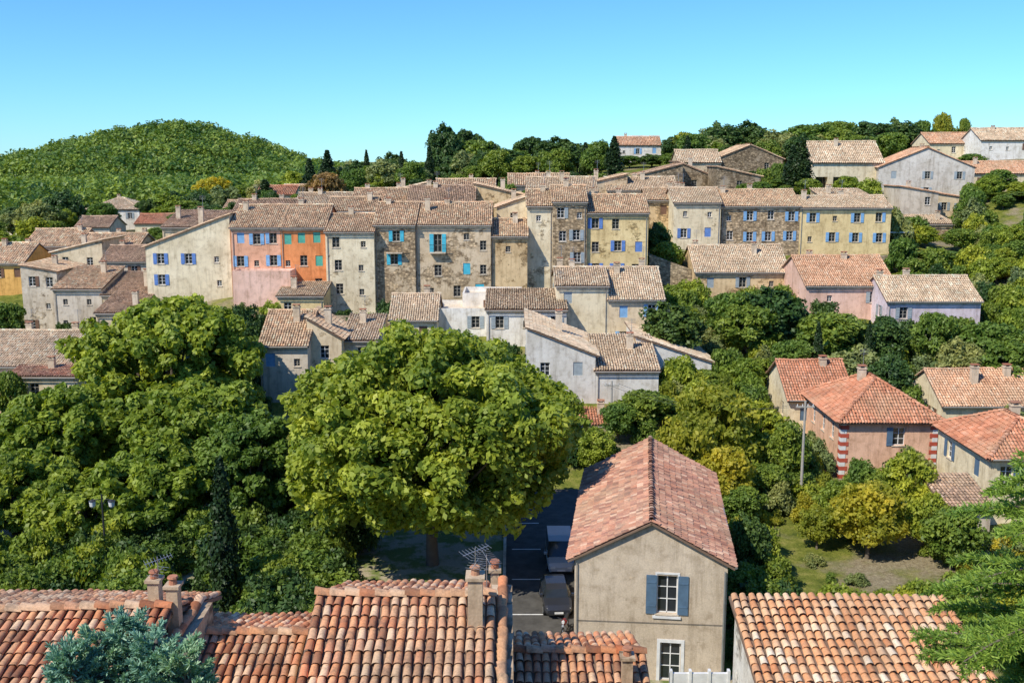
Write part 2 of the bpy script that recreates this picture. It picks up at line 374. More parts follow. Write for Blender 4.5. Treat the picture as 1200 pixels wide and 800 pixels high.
# ---------------------------------------------------------------- building survey table
cream=(.62,.52,.37);beige=(.56,.46,.32);stone=(.47,.375,.26);yel=(.60,.47,.25);org=(.56,.215,.085);salm=(.60,.33,.22);pink=(.60,.40,.32)
white=(.60,.575,.53);grey=(.48,.42,.34);lil=(.52,.45,.48);och=(.52,.39,.23);dst=(.30,.245,.18)
sb=(.14,.26,.58);sl=(.24,.45,.70);sg=(.10,.42,.32);sc=(.08,.50,.64);sbr=(.20,.11,.07);sgb=(.10,.17,.26);sgr=(.35,.4,.42)
R=[ # name,xl,xr,y_eave,y_base,D,depth,roof,rise,wall,stone,shutter,cols,pal
('stucco_house',170,270,289,352,128,10,'shedl',4.0,cream,.2,sb,3,'old'),
('salmon_house',270,328,266,346,127,11,'eave',2.4,salm,0,sl,3,'old'),
('orange_house',328,381,266,349,127,11,'eave',2.4,org,0,sg,3,'old'),
('garage_annex',272,340,318,350,124,3,'flat',0,pink,0,sbr,1,'old'),
('terrace_annex',325,379,346,373,121,5,'shed',1.0,yel,.1,sbr,2,'buff'),
('stucco_house',381,438,271,366,126,10,'eave',1.8,cream,.35,sl,2,'old'),
('orange_house',383,440,247,272,138,8,'eave',1.6,org,0,sl,3,'old'),
('stone_house',438,486,263,368,127,12,'eave',2.4,stone,.8,sc,1,'old'),
('stone_house',486,575,263,368,127.5,12,'eave',2.4,stone,.55,sbr,3,'old'),
('stone_house',575,618,276,335,128,8,'eave',1.8,och,.6,sbr,1,'old'),
('stucco_house',582,622,243,290,136,9,'shedl',1.5,cream,.2,sg,1,'old'),
('stucco_house',618,648,241,342,130,10,'eave',1.8,cream,.4,sl,1,'old'),
('stone_house',648,688,236,346,129.5,10,'eave',1.8,stone,1,sgr,2,'old'),
('stucco_house',688,760,249,326,130,10,'eave',2.0,yel,.4,sb,3,'old'),
('stucco_house',790,845,237,302,145,10,'eave',1.8,cream,.3,sb,2,'buff'),
('stone_house',845,938,241,293,146,10,'eave',2.0,stone,.9,sl,4,'old'),
('yellow_house',938,1045,243,293,146,8,'eave',1.4,yel,.1,sl,4,'buff'),
# roofs stacked behind
('village_house',272,350,250,275,150,9,'eave',1.8,beige,.3,sl,2,'dark'),
('village_house',345,420,242,268,153,9,'eave',1.8,cream,.3,sl,2,'buff'),
('village_house',412,480,237,265,150,9,'eave',1.8,beige,.3,sl,2,'old'),
('village_house',478,556,236,262,146,9,'eave',2.0,grey,.3,sl,2,'dark'),
('village_house',440,500,228,252,162,9,'shedl',1.8,cream,.3,None,3,'buff'),
('village_house',510,580,223,250,166,9,'eave',1.6,beige,.3,sl,2,'old'),
('village_house',556,622,231,255,150,8,'shedr',1.9,och,.5,sl,2,'old'),
('village_house',618,700,224,250,146,9,'eave',1.8,grey,.3,sbr,3,'buff'),
('village_house',596,668,217,240,172,9,'eave',1.7,beige,.3,sl,2,'old'),
('village_house',668,735,220,245,158,9,'shedl',2.0,stone,.5,sl,3,'old'),
('village_house',712,795,223,245,156,10,'eave',1.8,cream,.5,sbr,3,'buff'),
('village_house',758,846,234,262,150,9,'eave',1.5,och,.8,sbr,2,'old'),
('village_house',735,800,209,225,176,10,'shedl',2.4,dst,.8,None,1,'dark'),
('village_house',795,832,205,222,180,10,'shedr',2.2,dst,.8,None,1,'dark'),
('village_house',840,892,207,228,172,9,'shedr',1.6,dst,.8,None,1,'old'),
('village_house',965,1022,232,246,158,7,'shed',1.2,beige,.8,None,1,'buff'),
('village_house',300,345,228,240,200,8,'eave',1.5,cream,0,sl,2,'red'),
('village_house',330,372,226,238,215,8,'eave',1.5,white,0,sl,2,'old'),
('white_house',722,775,170,190,252,9,'eave',2.0,white,0,sl,3,'orange'),
('stone_house',840,918,186,208,200,12,'gable',2.6,dst,.9,None,2,'old'),
('stone_house',795,845,190,210,197,9,'eave',2.2,stone,.5,None,2,'buff'),
('cream_house',1090,1165,168,184,222,10,'eave',2.2,cream,0,sbr,4,'orange'),
('cream_house',1150,1235,164,184,214,10,'eave',2.4,white,0,sbr,4,'buff'),
('cream_house',1138,1215,203,224,190,9,'eave',2.0,cream,0,sbr,3,'orange'),
('concrete_house',1056,1100,226,258,168,8,'shedr',1.0,grey,.2,sgr,2,'orange'),
('concrete_house',1096,1135,232,256,172,8,'shedr',.8,beige,.1,sgr,2,'orange'),
('stone_house',1060,1118,262,284,160,6,'shed',1.0,stone,.7,None,1,'buff'),
# left cluster
('white_house',103,163,245,271,228,10,'hip',2.2,white,0,sgr,3,'buff'),
('red_roof_house',158,206,262,275,205,8,'eave',1.6,cream,0,sl,2,'red'),
('village_house',88,128,266,292,185,8,'eave',1.6,grey,.3,sbr,2,'dark'),
('village_house',-10,35,262,280,255,8,'eave',1.6,cream,0,None,2,'buff'),
('village_house',262,300,244,256,210,8,'eave',1.4,cream,0,None,2,'old'),
('village_house',190,262,266,290,152,8,'shed',2.0,beige,.5,None,2,'dark'),
('yellow_house',-35,28,308,345,148,10,'eave',2.4,(.58,.34,.11),0,sbr,3,'old'),
('village_house',28,92,288,320,160,10,'eave',2.2,beige,.4,sbr,2,'old'),
('village_house',92,160,292,320,158,10,'eave',2.0,grey,.5,sbr,2,'old'),
('village_house',60,120,296,322,150,9,'shedl',1.8,beige,.4,None,2,'buff'),
('village_house',118,172,306,345,146,9,'eave',1.8,grey,.5,sbr,2,'dark'),
('stone_house',24,66,318,392,134,9,'shedr',.8,grey,.45,sbr,2,'old'),
('stucco_house',62,119,338,388,130,8,'shed',2.0,grey,.2,None,2,'old'),
('stone_house',119,174,345,395,130,8,'shed',2.0,beige,.5,None,2,'dark'),
('village_house',112,160,366,400,122,7,'shed',1.6,beige,.5,None,1,'dark'),
('beige_house',-40,100,428,486,103,14,'eave',2.4,pink,.1,sbr,4,'buff'),
('cream_house',10,90,440,492,100,4,'shed',.6,cream,0,sbr,4,'plum'),
('stucco_house',304,360,404,466,98,10,'eave',2.6,grey,.2,sl,2,'old'),
('stucco_house',360,400,396,455,100,7,'shedr',2.0,beige,.3,None,1,'old'),
('stucco_house',400,442,398,452,102,7,'shed',1.5,grey,.3,None,1,'buff'),
# mid row
('white_cottage',457,512,374,400,110,8,'eave',2.2,cream,.1,sbr,2,'buff'),
('white_terrace_house',510,572,362,392,112,7,'flat',0,white,0,sgr,2,'buff'),
('white_terrace_house',542,612,344,372,117,6,'flat',0,white,.1,sbr,3,'buff'),
('white_cottage',570,664,362,402,109,8,'shed',1.2,white,0,sgr,3,'buff'),
('white_house',652,713,334,407,112,10,'eave',1.4,cream,.1,sgr,2,'buff'),
('stone_house',713,778,350,407,112,12,'eave',2.8,beige,.3,sl,2,'buff'),
('grey_cottage',618,698,416,455,96,12,'shedr',2.6,(.53,.51,.47),0,sgr,2,'buff'),
('grey_cottage',698,772,433,458,96,8,'shed',2.0,(.53,.51,.47),0,sgr,1,'buff'),
('grey_cottage',745,834,424,450,102,9,'shedr',2.6,(.56,.55,.52),0,sgr,1,'buff'),
('stone_house',815,925,318,362,130,11,'eave',2.8,och,.5,sgr,3,'buff'),
('pink_house',945,1050,334,362,120,13,'eave',2.8,pink,0,sgr,2,'orange'),
('lilac_house',1040,1150,352,405,115,9,'eave',2.2,lil,0,sgr,3,'buff'),
('cream_outbuilding',1105,1240,474,508,93,9,'eave',2.4,cream,0,sbr,2,'orange'),
('garden_shed',682,716,497,505,92,4,'shed',.8,cream,0,None,1,'red'),
]
CTRL=[]
for r in R:
    a=at((r[1]+r[2])/2,r[4],r[5]); CTRL.append((a.x,a.y+2,a.z))
G0=CAMZ-26.6
for (x,y,z) in [(0,-40,2),(0,0,-4),(-30,0,-4),(30,0,-4),(0,10,-11),(-30,10,-11),(30,10,-10),(0,22,-19),(-25,22,-18),(25,22,-18),(0,33,-24),(-30,33,-21),(30,33,-21),(8,40,-26.5),(15,44,-26),
   (40,50,-24),(-45,50,-26.6),(60,70,-22),(40,75,-25),(25,65,-26.5),(20,75,-26.5),(30,85,-26),(50,100,-23),(10,90,-24),(75,110,-17),(80,140,-12),(80,170,-6),(-70,90,-26),(-80,120,-22),(-90,150,-18),(-100,200,-15),(15,110,-20.5),(45,130,-17.5),(20,125,-18.5),
   (100,240,0),(150,150,-6),(60,260,-2),(0,240,-5),(-60,260,-12),(-150,300,-14),(0,330,-10),(150,330,-5),(-300,500,-18),(0,500,-14),(300,500,-10),(400,200,-6),(-300,100,-20),(-300,900,-18),(300,900,-14),(0,900,-14)]:
    CTRL.append((x,y,z+CAMZ))
C=np.array(CTRL,float)
def phi(a,b): return np.sqrt(((a[:,None,:]-b[None,:,:])**2).sum(-1)+9.0)
n=len(C); A=np.zeros((n+3,n+3)); A[:n,:n]=phi(C[:,:2],C[:,:2])-1.2*np.eye(n); A[:n,n]=1;A[:n,n+1:]=C[:,:2]/100;A[n,:n]=1;A[n+1:,:n]=C[:,:2].T/100
sol=np.linalg.solve(A,np.concatenate([C[:,2],np.zeros(3)]))
def sstep(t): t=np.clip(t,0,1); return t*t*(3-2*t)
def T(x,y):
    x=np.atleast_1d(np.asarray(x,float)).ravel(); y=np.atleast_1d(np.asarray(y,float)).ravel()
    p=np.stack([x,y],1); out=np.zeros(len(x))
    for i in range(0,len(x),5000):
        q=p[i:i+5000]; out[i:i+5000]=phi(q,C[:,:2])@sol[:n]+sol[n]+(q/100)@sol[n+1:]
    far=np.maximum(sstep((y-500)/400),sstep((np.abs(x)-350)/250)); far=np.maximum(far,sstep((-y-20)/40))
    out=out*(1-far)+(CAMZ-18)*far
    m=sstep(np.minimum(np.minimum((x+50)/8,(19-x)/4),np.minimum((y-37)/4,(86-y)/5)))
    out=out*(1-m)+G0*m
    dx=x+220; sx=np.where(dx<0,68,50.0)
    out=out+31*np.exp(-np.abs(dx/sx)**2.1/2)*np.exp(-((y-700)/85)**2/2)
    return out
def Tz(x,y): return float(T(x,y)[0])
# terrain mesh
ys=np.concatenate([np.arange(-60,130,1.6),np.arange(130,300,4),np.geomspace(300,1000,60),np.geomspace(1030,14000,18)])
xn=np.arange(0,150,2.2); xf=np.concatenate([np.geomspace(152,700,45),np.geomspace(760,12000,14)])
xs=np.concatenate([-xf[::-1],-xn[:0:-1],xn,xf])
gx,gy=np.meshgrid(xs,ys); gz=T(gx,gy)
V=np.stack([gx.ravel(),gy.ravel(),gz],1); nx=len(xs); idx=np.arange(len(V)).reshape(len(ys),nx)
Q=np.stack([idx[:-1,:-1],idx[:-1,1:],idx[1:,1:],idx[1:,:-1]],-1).reshape(-1,4)
m,nt=newmat('grass_and_dry_earth'); g=N(nt,'ShaderNodeNewGeometry'); P=g.outputs['Position']
a=ramp(nt,noise(nt,P,.9,6,.7),[(.3,(.07,.10,.018)),(.5,(.18,.20,.035)),(.7,(.32,.29,.08))])
b=ramp(nt,noise(nt,P,3,5,.7),[(.3,(.22,.17,.10)),(.7,(.40,.34,.22))])
c=mix(nt,'MIX',ramp(nt,noise(nt,P,.12,5,.6),[(.50,0),(.60,1)]),a,b)
c=mix(nt,'MULTIPLY',1,c,ramp(nt,noise(nt,P,9,4,.7),[(.3,.6),(.7,1.2)]))
finish(nt,c,.95,noise(nt,P,6,5,.7),.8,.15,spec=.1); GROUND=m
link(bpy.data.objects.new('ground',np_mesh('ground',V,Q,[GROUND],smooth=True)))
# ---------------------------------------------------------------- build village
def survey_house(r,**kw):
    nm,xl,xr,ye,yb,D,dp,roof,rise,wall,st,shc,cols,pal=r
    a=at(xl,ye,D); b=at(xr,ye,D); z=at((xl+xr)/2,yb,D).z
    return house(nm,a.x,D,z,b.x-a.x,dp,a.z-z,roof,rise,wall,st,shc,cols,pal,sink=5,**kw)
for i,r in enumerate(R):
    kw={'chim':1}
    if r[5]>160: kw['chim']=1 if random.random()<.5 else 0
    elif r[7]=='eave' and (r[2]-r[1])>60: kw['chim']=2
    if r[0]in('salmon_house','orange_house'): kw['dens']=1; kw['ps']=.9
    if r[1] in (438,486):
        def bal(mb,wd,sh,W,Dp,H):
            x=W*.5 if W<6 else W*.3
            mb.box(x-1,x+1,-.75,-.003,H-3.55,H-3.42,CREAMM)
            for k in range(15): mb.box(x-.97+k*.139,x-.95+k*.139,-.73,-.71,H-3.418,H-2.5,IRON)
            mb.box(x-1,x+1,-.745,-.705,H-2.5,H-2.45,IRON)
        kw['extra']=bal
    if r[1]==486:
        W=at(575,263,127.5).x-at(486,263,127.5).x; H=at(500,263,127.5).z-at(500,368,127.5).z
        kw['wins']=[(W*.3,H-3.4,1.0,2.2,'s'),(W*.68,H-1.9,.7,.8,'n'),(W*.9,H-3.2,.8,1.2,'n'),(W*.3,H-6.4,.9,1.4,'n'),(W*.68,H-6.2,.9,1.4,'c'),(W*.9,H-6.2,.8,1.2,'n'),(W*.2,H-9,.8,1.1,'n'),(W*.55,H-9,.9,1.4,'n'),(W*.85,H-9.4,1.1,2.0,'c')]
        r=r[:11]+(sc,)+r[12:]
    survey_house(r,**kw)
# big hilltop house: gable + loggia wing
a=at(1030,196,185); b=at(1137,196,185); z=at(1080,242,185).z
house('hilltop_house',a.x,185,z,b.x-a.x,12,a.z-z,'gable',3.4,(.46,.43,.385),.2,sgr,3,'orange',rot=math.radians(-8),chim=1)
a=at(952,190,187); b=at(1036,190,187)
house('hilltop_house_wing',a.x,187,z,b.x-a.x,11,a.z-z,'eave',3.6,cream,0,sbr,2,'buff',wins=[(1.8,2.6,2.2,2.6,'o'),(5.2,2.6,2.6,2.6,'o'),(9.4,2.8,1.2,1.4,'n'),(3,.2,2.4,2,'o')],chim=1,pipe=False)
# salmon villa with striped quoins
def quoins(mb,wd,sh,W,Dp,H):
    rd=plain('red_brick_quoin',(.50,.10,.06),.8)
    for xx in (0,W):
        for k in range(int(H/.35)):
            m_=rd if k%2 else WHITEP; w=.62 if k%2 else .42
            x0,x1=(xx-.03,xx+w) if xx==0 else (xx-w,xx+.03)
            mb.box(x0,x1,-.04,-.003,k*.35,k*.35+.348,m_)
            if xx==0: mb.box(-.045,-.003,-.002,w,k*.35,k*.35+.348,m_)
a=at(987,490,82); b=at(1100,490,82); z=at(1040,584,82).z; W=b.x-a.x; H=a.z-z
house('salmon_villa',a.x,82,z,W,10,H,'hip',2.5,(.58,.37,.26),0,sgb,2,'red',
   wins=[(W*.60,H-2.3,1.0,1.5,'s'),(W*.6,.9,1.0,1.5,'s'),(W*.22,H-5.1,1.0,1.5,'c')],sidew=[(2.2,H-2.3,.9,1.4,'n'),(5,H-2.3,.9,1.4,'n'),(2.2,.9,.9,1.4,'n'),(7.6,H-2.3,.9,1.4,'n')],extra=quoins,ov=.55,chim=1,pipe=False)
a=at(925,466,92); b=at(1000,466,92); z=at(960,540,92).z
house('salmon_villa_wing',a.x,92,z,b.x-a.x,9,a.z-z,'eave',2.6,cream,0,sgb,2,'red',ov=.5,chim=1)
# right-edge house
a=at(1162,534,70); b=at(1275,534,70); z=at(1190,605,70).z
house('roadside_house',a.x,70,z,b.x-a.x,9,a.z-z,'hip',1.9,cream,.1,sgb,3,'red',ov=.45,chim=1)
a=at(1108,592,66); b=at(1162,592,66); z=at(1130,612,66).z
house('garden_shed',a.x,66,z,b.x-a.x,4,a.z-z,'shed',.9,grey,.3,None,1,'dark',chim=0)
# central gabled house
a=at(672,790,50); W=7.75; z=a.z; H=6.55
def cent(mb,wd,sh,W,Dp,H):
    for (x0,x1,z0,z1) in ((4.75-.62,4.75+.62,H-2.98,H-.62),): 
        wd.box(x0,x0+.10,-.035,-.003,z0,z1,WHITEP); wd.box(x1-.10,x1,-.035,-.003,z0,z1,WHITEP); wd.box(x0+.1,x1-.1,-.035,-.003,z1-.1,z1,WHITEP); wd.box(x0-.1,x1+.1,-.09,-.003,z0-.12,z0-.001,WHITEP)
    x0,x1=4.3,5.7
    for a_ in ((x0,x0+.16,0,2.3),(x1-.16,x1,0,2.3),(x0+.16,x1-.16,2.12,2.3)): wd.box(a_[0],a_[1],-.04,-.003,a_[2],a_[3],WHITEP)
    wd.tube([(W-.12,-.09,-.2),(W-.12,-.09,H-.4)],[.05,.05],GALV,8)
    wd.tube([(W+.4,-.2,H-.12),(W+.4,Dp,H-.12)],[.075,.075],GALV,8)
    wd.tube([(.12,-.09,-.2),(.12,-.09,H-.3)],[.03,.03],ZINC,8)
    wd.tube([(.12,-.05,3.1),(W-.12,-.05,3.25)],[.012,.012],IRON,5)
    wd.box(1.1,1.5,-.05,-.003,.5,1.0,GALV)
house('gabled_house',a.x,50,z,W,15.5,H,'gable',2.05,(.44,.37,.285),.12,(.10,.17,.25),2,'plum',rot=math.radians(-7.3),
   wins=[(4.75,H-2.85,1.05,2.05,'s'),(5.0,0.0,1.05,2.1,'n')],sidew=[(4,H-2.6,.9,1.4,'s'),(10,H-2.6,.9,1.4,'s')],frame=WHITEP,ts=(.27,.40,5),ov=.38,chim=0,extra=cent)
# ---------------------------------------------------------------- foreground roofs
def ridge_house(name,xl,xr,yr,D,half,pitch,pal,wall,ts,rot=0,back=None,roof='eave',**kw):
    a=at(xl,yr,D); b=at(xr,yr,D); rise=half*math.tan(math.radians(pitch)); H=4.5
    z=a.z-.06-rise-H
    return house(name,a.x,D-half,z,b.x-a.x,2*half if roof=='eave' else half,H,roof,rise,wall,.4,sgb,2,pal,rot=rot,ts=ts,**kw)
def antenna(name,x,y,z0,h,s=.55,rz=.5):
    mb=MB(); mb.tube([(0,0,0),(0,0,h)],[.014,.012],GALV,6)
    mb.tube([(-.55*s,0,h-.14),(.6*s,0,h-.02)],[.008,.008],GALV,5)
    for k in range(9):
        t=k/8; c=Vector((-.5*s,0,h-.135)).lerp(Vector((.58*s,0,h-.02)),t); w=(.30-.12*t)*s*1.6
        mb.tube([c+Vector((0,-w,0)),c+Vector((0,w,0))],[.005,.005],GALV,4)
    mb.tube([(-.3*s,-.3*s,h-.4),(.3*s,.3*s,h-.34)],[.007,.007],GALV,4)
    for k in range(5):
        c=Vector((-.28*s,-.28*s,h-.4)).lerp(Vector((.28*s,.28*s,h-.34)),k/4); mb.tube([c+Vector((-.2*s,.2*s,0)),c+Vector((.2*s,-.2*s,0))],[.005,.005],GALV,4)
    o=mb.obj(name); o.location=(x,y,z0); o.rotation_euler=(0,0,rz); return o
fw=wallmat((.40,.32,.24),.7)
TS=(.215,.34,6)
ridge_house('foreground_house',-120,192,714,22,3.6,19,'fg',beige,TS,chim=0,ov=.3,pipe=False)
ridge_house('foreground_house',205,352,742,23,3,18,'fg',beige,TS,chim=0,ov=.3,pipe=False)
ridge_house('foreground_house',380,572,697,22,3.6,20,'fg',beige,TS,chim=0,ov=.3,pipe=False)
ridge_house('foreground_house',592,748,764,23,2.6,18,'fg',beige,TS,chim=0,ov=.3,pipe=False)
ridge_house('foreground_house',862,1105,702,28,7.5,14,'mix',(.56,.52,.45),(.25,.33,4),chim=0,ov=.25,rot=math.radians(0),roof='shed',pipe=False)
def firewall(name,p,q,top,th,bot=6):
    mb=MB(); p=Vector(p);q=Vector(q); d=(q-p).normalized(); nn=Vector((-d.y,d.x,0))*th/2
    k=8
    for i in range(k):
        a_=p.lerp(q,i/k); b_=p.lerp(q,(i+1)/k); 
        mb.hexa([a_-nn-Vector((0,0,bot)),b_-nn-Vector((0,0,bot)),b_+nn-Vector((0,0,bot)),a_+nn-Vector((0,0,bot)),a_-nn,b_-nn,b_+nn,a_+nn],fw)
    tl=Tiles(); tl.ridge(p+Vector((0,0,.02)),q+Vector((0,0,.02)),.2,.34,6)
    e=link(bpy.data.objects.new(name,None)); mb.obj('masonry',e); tl.obj(TILE['fg'],e,'coping_tiles'); return e
def fchim(px,py,D,h,w=.22,d=.42):
    t=at(px,py,D); e=MB(); m_=wallmat((.40,.31,.22),.3)
    e.box(-w,w,-d/2,d/2,-h,0,m_); e.box(-w-.05,w+.05,-d/2-.05,d/2+.05,.001,.07,m_)
    e.tube([(0,0,.071),(0,0,.22)],[.10,.085],TILE['red'],10); e.tube([(0,0,.221),(0,0,.26)],[.13,.11],TILE['red'],10)
    o=e.obj('chimney'); o.location=t; return t
a=at(588,697,22.2); firewall('party_wall',(a.x,22.8,a.z),(a.x+.05,18.0,a.z-1.55),0,.5)
a=at(214,714,22.3); firewall('party_wall',(a.x,23.6,a.z-.4),(a.x,20.2,a.z-.6),0,.6)
t=fchim(557,676,21.2,2.2,.16,.4); antenna('tv_antenna',t.x,t.y+.1,t.z,.65)
t=fchim(580,668,23.2,2.2,.10,.26); antenna('tv_antenna',t.x-.2,t.y,t.z-.6,1.0,.6,1.9)
t=fchim(181,680,23,1.6,.13,.28); antenna('tv_antenna',t.x+.1,t.y,t.z-.2,.8)
fchim(203,687,22.2,1.8,.13,.28); fchim(735,770,22,1.8,.12,.28)
# ---------------------------------------------------------------- vegetation
def leaves(cen,rad,nn,size,up=.35,lo=.6,fl=.9,rnd=.6,asp=.62,cw=.5):
    p=rad**2/np.sum(rad**2); k=rng.choice(len(cen),nn,p=p)
    d=rng.normal(size=(nn,3)); d/=np.linalg.norm(d,axis=1)[:,None]
    flip=(d[:,2]<-.35)&(rng.random(nn)<.6); d[flip,2]*=-1
    r=rad[k]*(lo+(1.2-lo)*rng.random(nn)**.7)
    P_=cen[k]+d*r[:,None]*np.array([1,1,fl])
    nr=d*.8+np.array([0,0,up])+rng.normal(size=(nn,3))*rnd; nr/=np.linalg.norm(nr,axis=1)[:,None]
    t=np.cross(nr,rng.normal(size=(nn,3))); t/=np.linalg.norm(t,axis=1)[:,None]; b_=np.cross(nr,t)
    s=(size*(.55+.9*rng.random(nn)))[:,None]
    V_=np.stack([P_-t*s*.6,P_+b_*s*asp*.6-t*s*.05,P_+t*s*.6,P_-b_*s*asp*.6-t*s*.05],1).reshape(-1,3)
    ct=rng.random(len(cen)); tint=np.clip(ct[k]*cw+rng.random(nn)*(1-cw),0,1)
    return V_,np.arange(nn*4).reshape(-1,4),np.repeat(tint,4)
def tree_mesh(name,Rr,th,ncl,nl,size,mat,kind='round',trunk_r=.25,cr=.28,flat=.62,lump_=1.0):
    rx,ry,rz=Rr; cz=th+rz*.92
    if kind=='cone':
        h=rng.random(ncl)**.8; zz=.2+h*(2*rz-.6); rr=rx*np.minimum(1,(1-h)*1.7+.08)*np.minimum(1,.6+h*3)
        an=rng.random(ncl)*2*math.pi; q=rng.random(ncl)**.5
        cen=np.stack([np.cos(an)*rr*q*.55,np.sin(an)*rr*q*.55,zz],1); rad=rr*.5+.12*rx
    else:
        d=rng.normal(size=(ncl,3)); d/=np.linalg.norm(d,axis=1)[:,None]
        if kind=='shrub': d[:,2]=np.abs(d[:,2])*1.0; cz=rz*.25; 
        q=(.35+.65*rng.random(ncl)**.35)
        a1,a2,a3=rng.random(3)*6
        lump=1+lump_*(.10*np.sin(d[:,0]*4+a1)*np.cos(d[:,1]*4+a2)+.08*np.sin(d[:,2]*6+d[:,0]*5+a3)+.05*np.sin(d[:,0]*13+a2)*np.sin(d[:,2]*12+a1))
        f=1-cr*.75
        cen=np.array([0,0,cz])+d*q[:,None]*lump[:,None]*np.array([rx,ry,rz if kind!='shrub' else rz*1.5])*f
        low=cen[:,2]<cz-rz*flat; cen[low,2]=cz-rz*flat+(rng.random(low.sum())-.3)*rz*.25
        rad=cr*min(rx,rz*1.2)*(.45+.95*rng.random(ncl))
    V1,Q1,t1=leaves(cen,rad,int(nl*.84),size)
    V2,Q2,t2=leaves(cen*np.array([.85,.85,1])+(0,0,-.1*rz*.3),rad*.72,int(nl*.16),size*2.0,lo=.1)
    mb=MB(); 
    if kind!='shrub':
        lean=[random.uniform(-.2,.2)*th*.2 for _ in range(2)]
        top=Vector((lean[0],lean[1],th+rz*.3)); mb.tube([(0,0,-.6),(0,0,0),(lean[0]*.4,lean[1]*.4,th*.55),top,(lean[0],lean[1],cz+rz*.5)],[trunk_r*1.35,trunk_r*1.1,trunk_r*.9,trunk_r*.7,trunk_r*.12],BARK,9)
        if kind=='round':
            for k in range(min(14,ncl)):
                c_=Vector(cen[k]); s0=Vector((lean[0]*.6,lean[1]*.6,th*random.uniform(.6,1.05))); md=s0.lerp(c_,.5)+Vector((0,0,rz*.08))
                mb.tube([s0,md,c_],[trunk_r*.5,trunk_r*.3,trunk_r*.08],BARK,6)
    me0=mb.v; nb=len(me0)
    tq=[f for f in mb.f if len(f)==4]
    Vt=np.array(me0).reshape(-1,3) if nb else np.zeros((0,3)); Qt=np.array(tq,int).reshape(-1,4)
    VV=np.concatenate([Vt,V1,V2]); QQ=np.concatenate([Qt,Q1+nb,Q2+nb+len(V1)])
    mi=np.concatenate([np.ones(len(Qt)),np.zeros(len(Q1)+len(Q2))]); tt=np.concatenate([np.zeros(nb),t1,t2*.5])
    return np_mesh(name,VV,QQ,[LEAF[mat],BARK],mi,tt)
def put(name,me,x,y,w,h,pw,ph,zb=None,rz=None):
    o=bpy.data.objects.new(name,me); link(o); o.location=(x,y,(Tz(x,y) if zb is None else zb)-.05)
    s=w/pw; o.scale=(s,s,h/ph); o.rotation_euler=(0,0,random.uniform(0,6.28) if rz is None else rz); return o
def hero(name,pxc,ytop,wpx,D,th,mat,nl,size,ncl=150,zb=None,cr=.14,**k):
    c_=at(pxc,ytop,D); w=wpx/F*D*1.02; zb=Tz(c_.x,D) if zb is None else zb
    h=c_.z-zb; rz=(h-th)/2
    me=tree_mesh(name,(w/2,w/2,rz),th,ncl,nl,size,mat,'round',.42,cr,**k)
    o=bpy.data.objects.new(name,me); link(o); o.location=(c_.x,D,zb); return o
hero('plane_tree',503,386,366,65,3.0,'plane',120000,.33,800,cr=.10,flat=.72,lump_=.75)
hero('plane_tree',197,347,232,92,2.5,'plane',44000,.42,340,cr=.12,lump_=.8)
hero('plane_tree',228,442,190,78,1.2,'plane',42000,.36,320,cr=.12,lump_=.8)
hero('plane_tree',70,450,180,80,1.2,'plane',42000,.36,320,cr=.12,lump_=.8)
hero('linden_tree',292,474,130,71,1.0,'green',32000,.31,240,cr=.13)
hero('plane_tree',12,526,165,70,.8,'plane',30000,.34,260,cr=.13)
hero('plane_tree',172,524,160,69.5,.8,'plane',32000,.34,260,cr=.13)
hero('linden_tree',95,552,130,67,.8,'plane',22000,.32,200,cr=.14)
PR={}
def proto(key,*a,**k): PR[key]=(tree_mesh(key,*a,**k),a[0][0]*2,a[1]+2*a[0][2] if k.get('kind')!='shrub' else a[0][2]*1.55)
for i,mt in enumerate(['green','dark','yellow','olive','brown','plane']):
    proto('t_'+mt,(3.2,3.2,2.9),1.2,130,8000,.32,mt,trunk_r=.2,cr=.18,lump_=1.3)
    proto('t_'+mt+'2',(3.4,3.0,2.6),1.4,80,7000,.32,mt,trunk_r=.2,cr=.24,lump_=1.5)
for mt in ['green','dark','yellow','olive','plane']:
    proto('s_'+mt,(2,2,1.6),0,60,4400,.23,mt,kind='shrub',cr=.24,lump_=1.4)
proto('cyp',(1.1,1.1,4),.2,110,9000,.20,'cyp',kind='cone',trunk_r=.12)
proto('pine',(3.6,3.6,1.7),4.6,70,7500,.30,'dark',trunk_r=.24,cr=.25)
def tr(key,name,pxc,ytop,wpx,D):
    c_=at(pxc,ytop,D); me,pw,ph=PR[key]; zb=Tz(c_.x,D); h=max(1.2,c_.z-zb); w=wpx/F*D
    put(name,me,c_.x,D,w*.98,h,pw,ph)
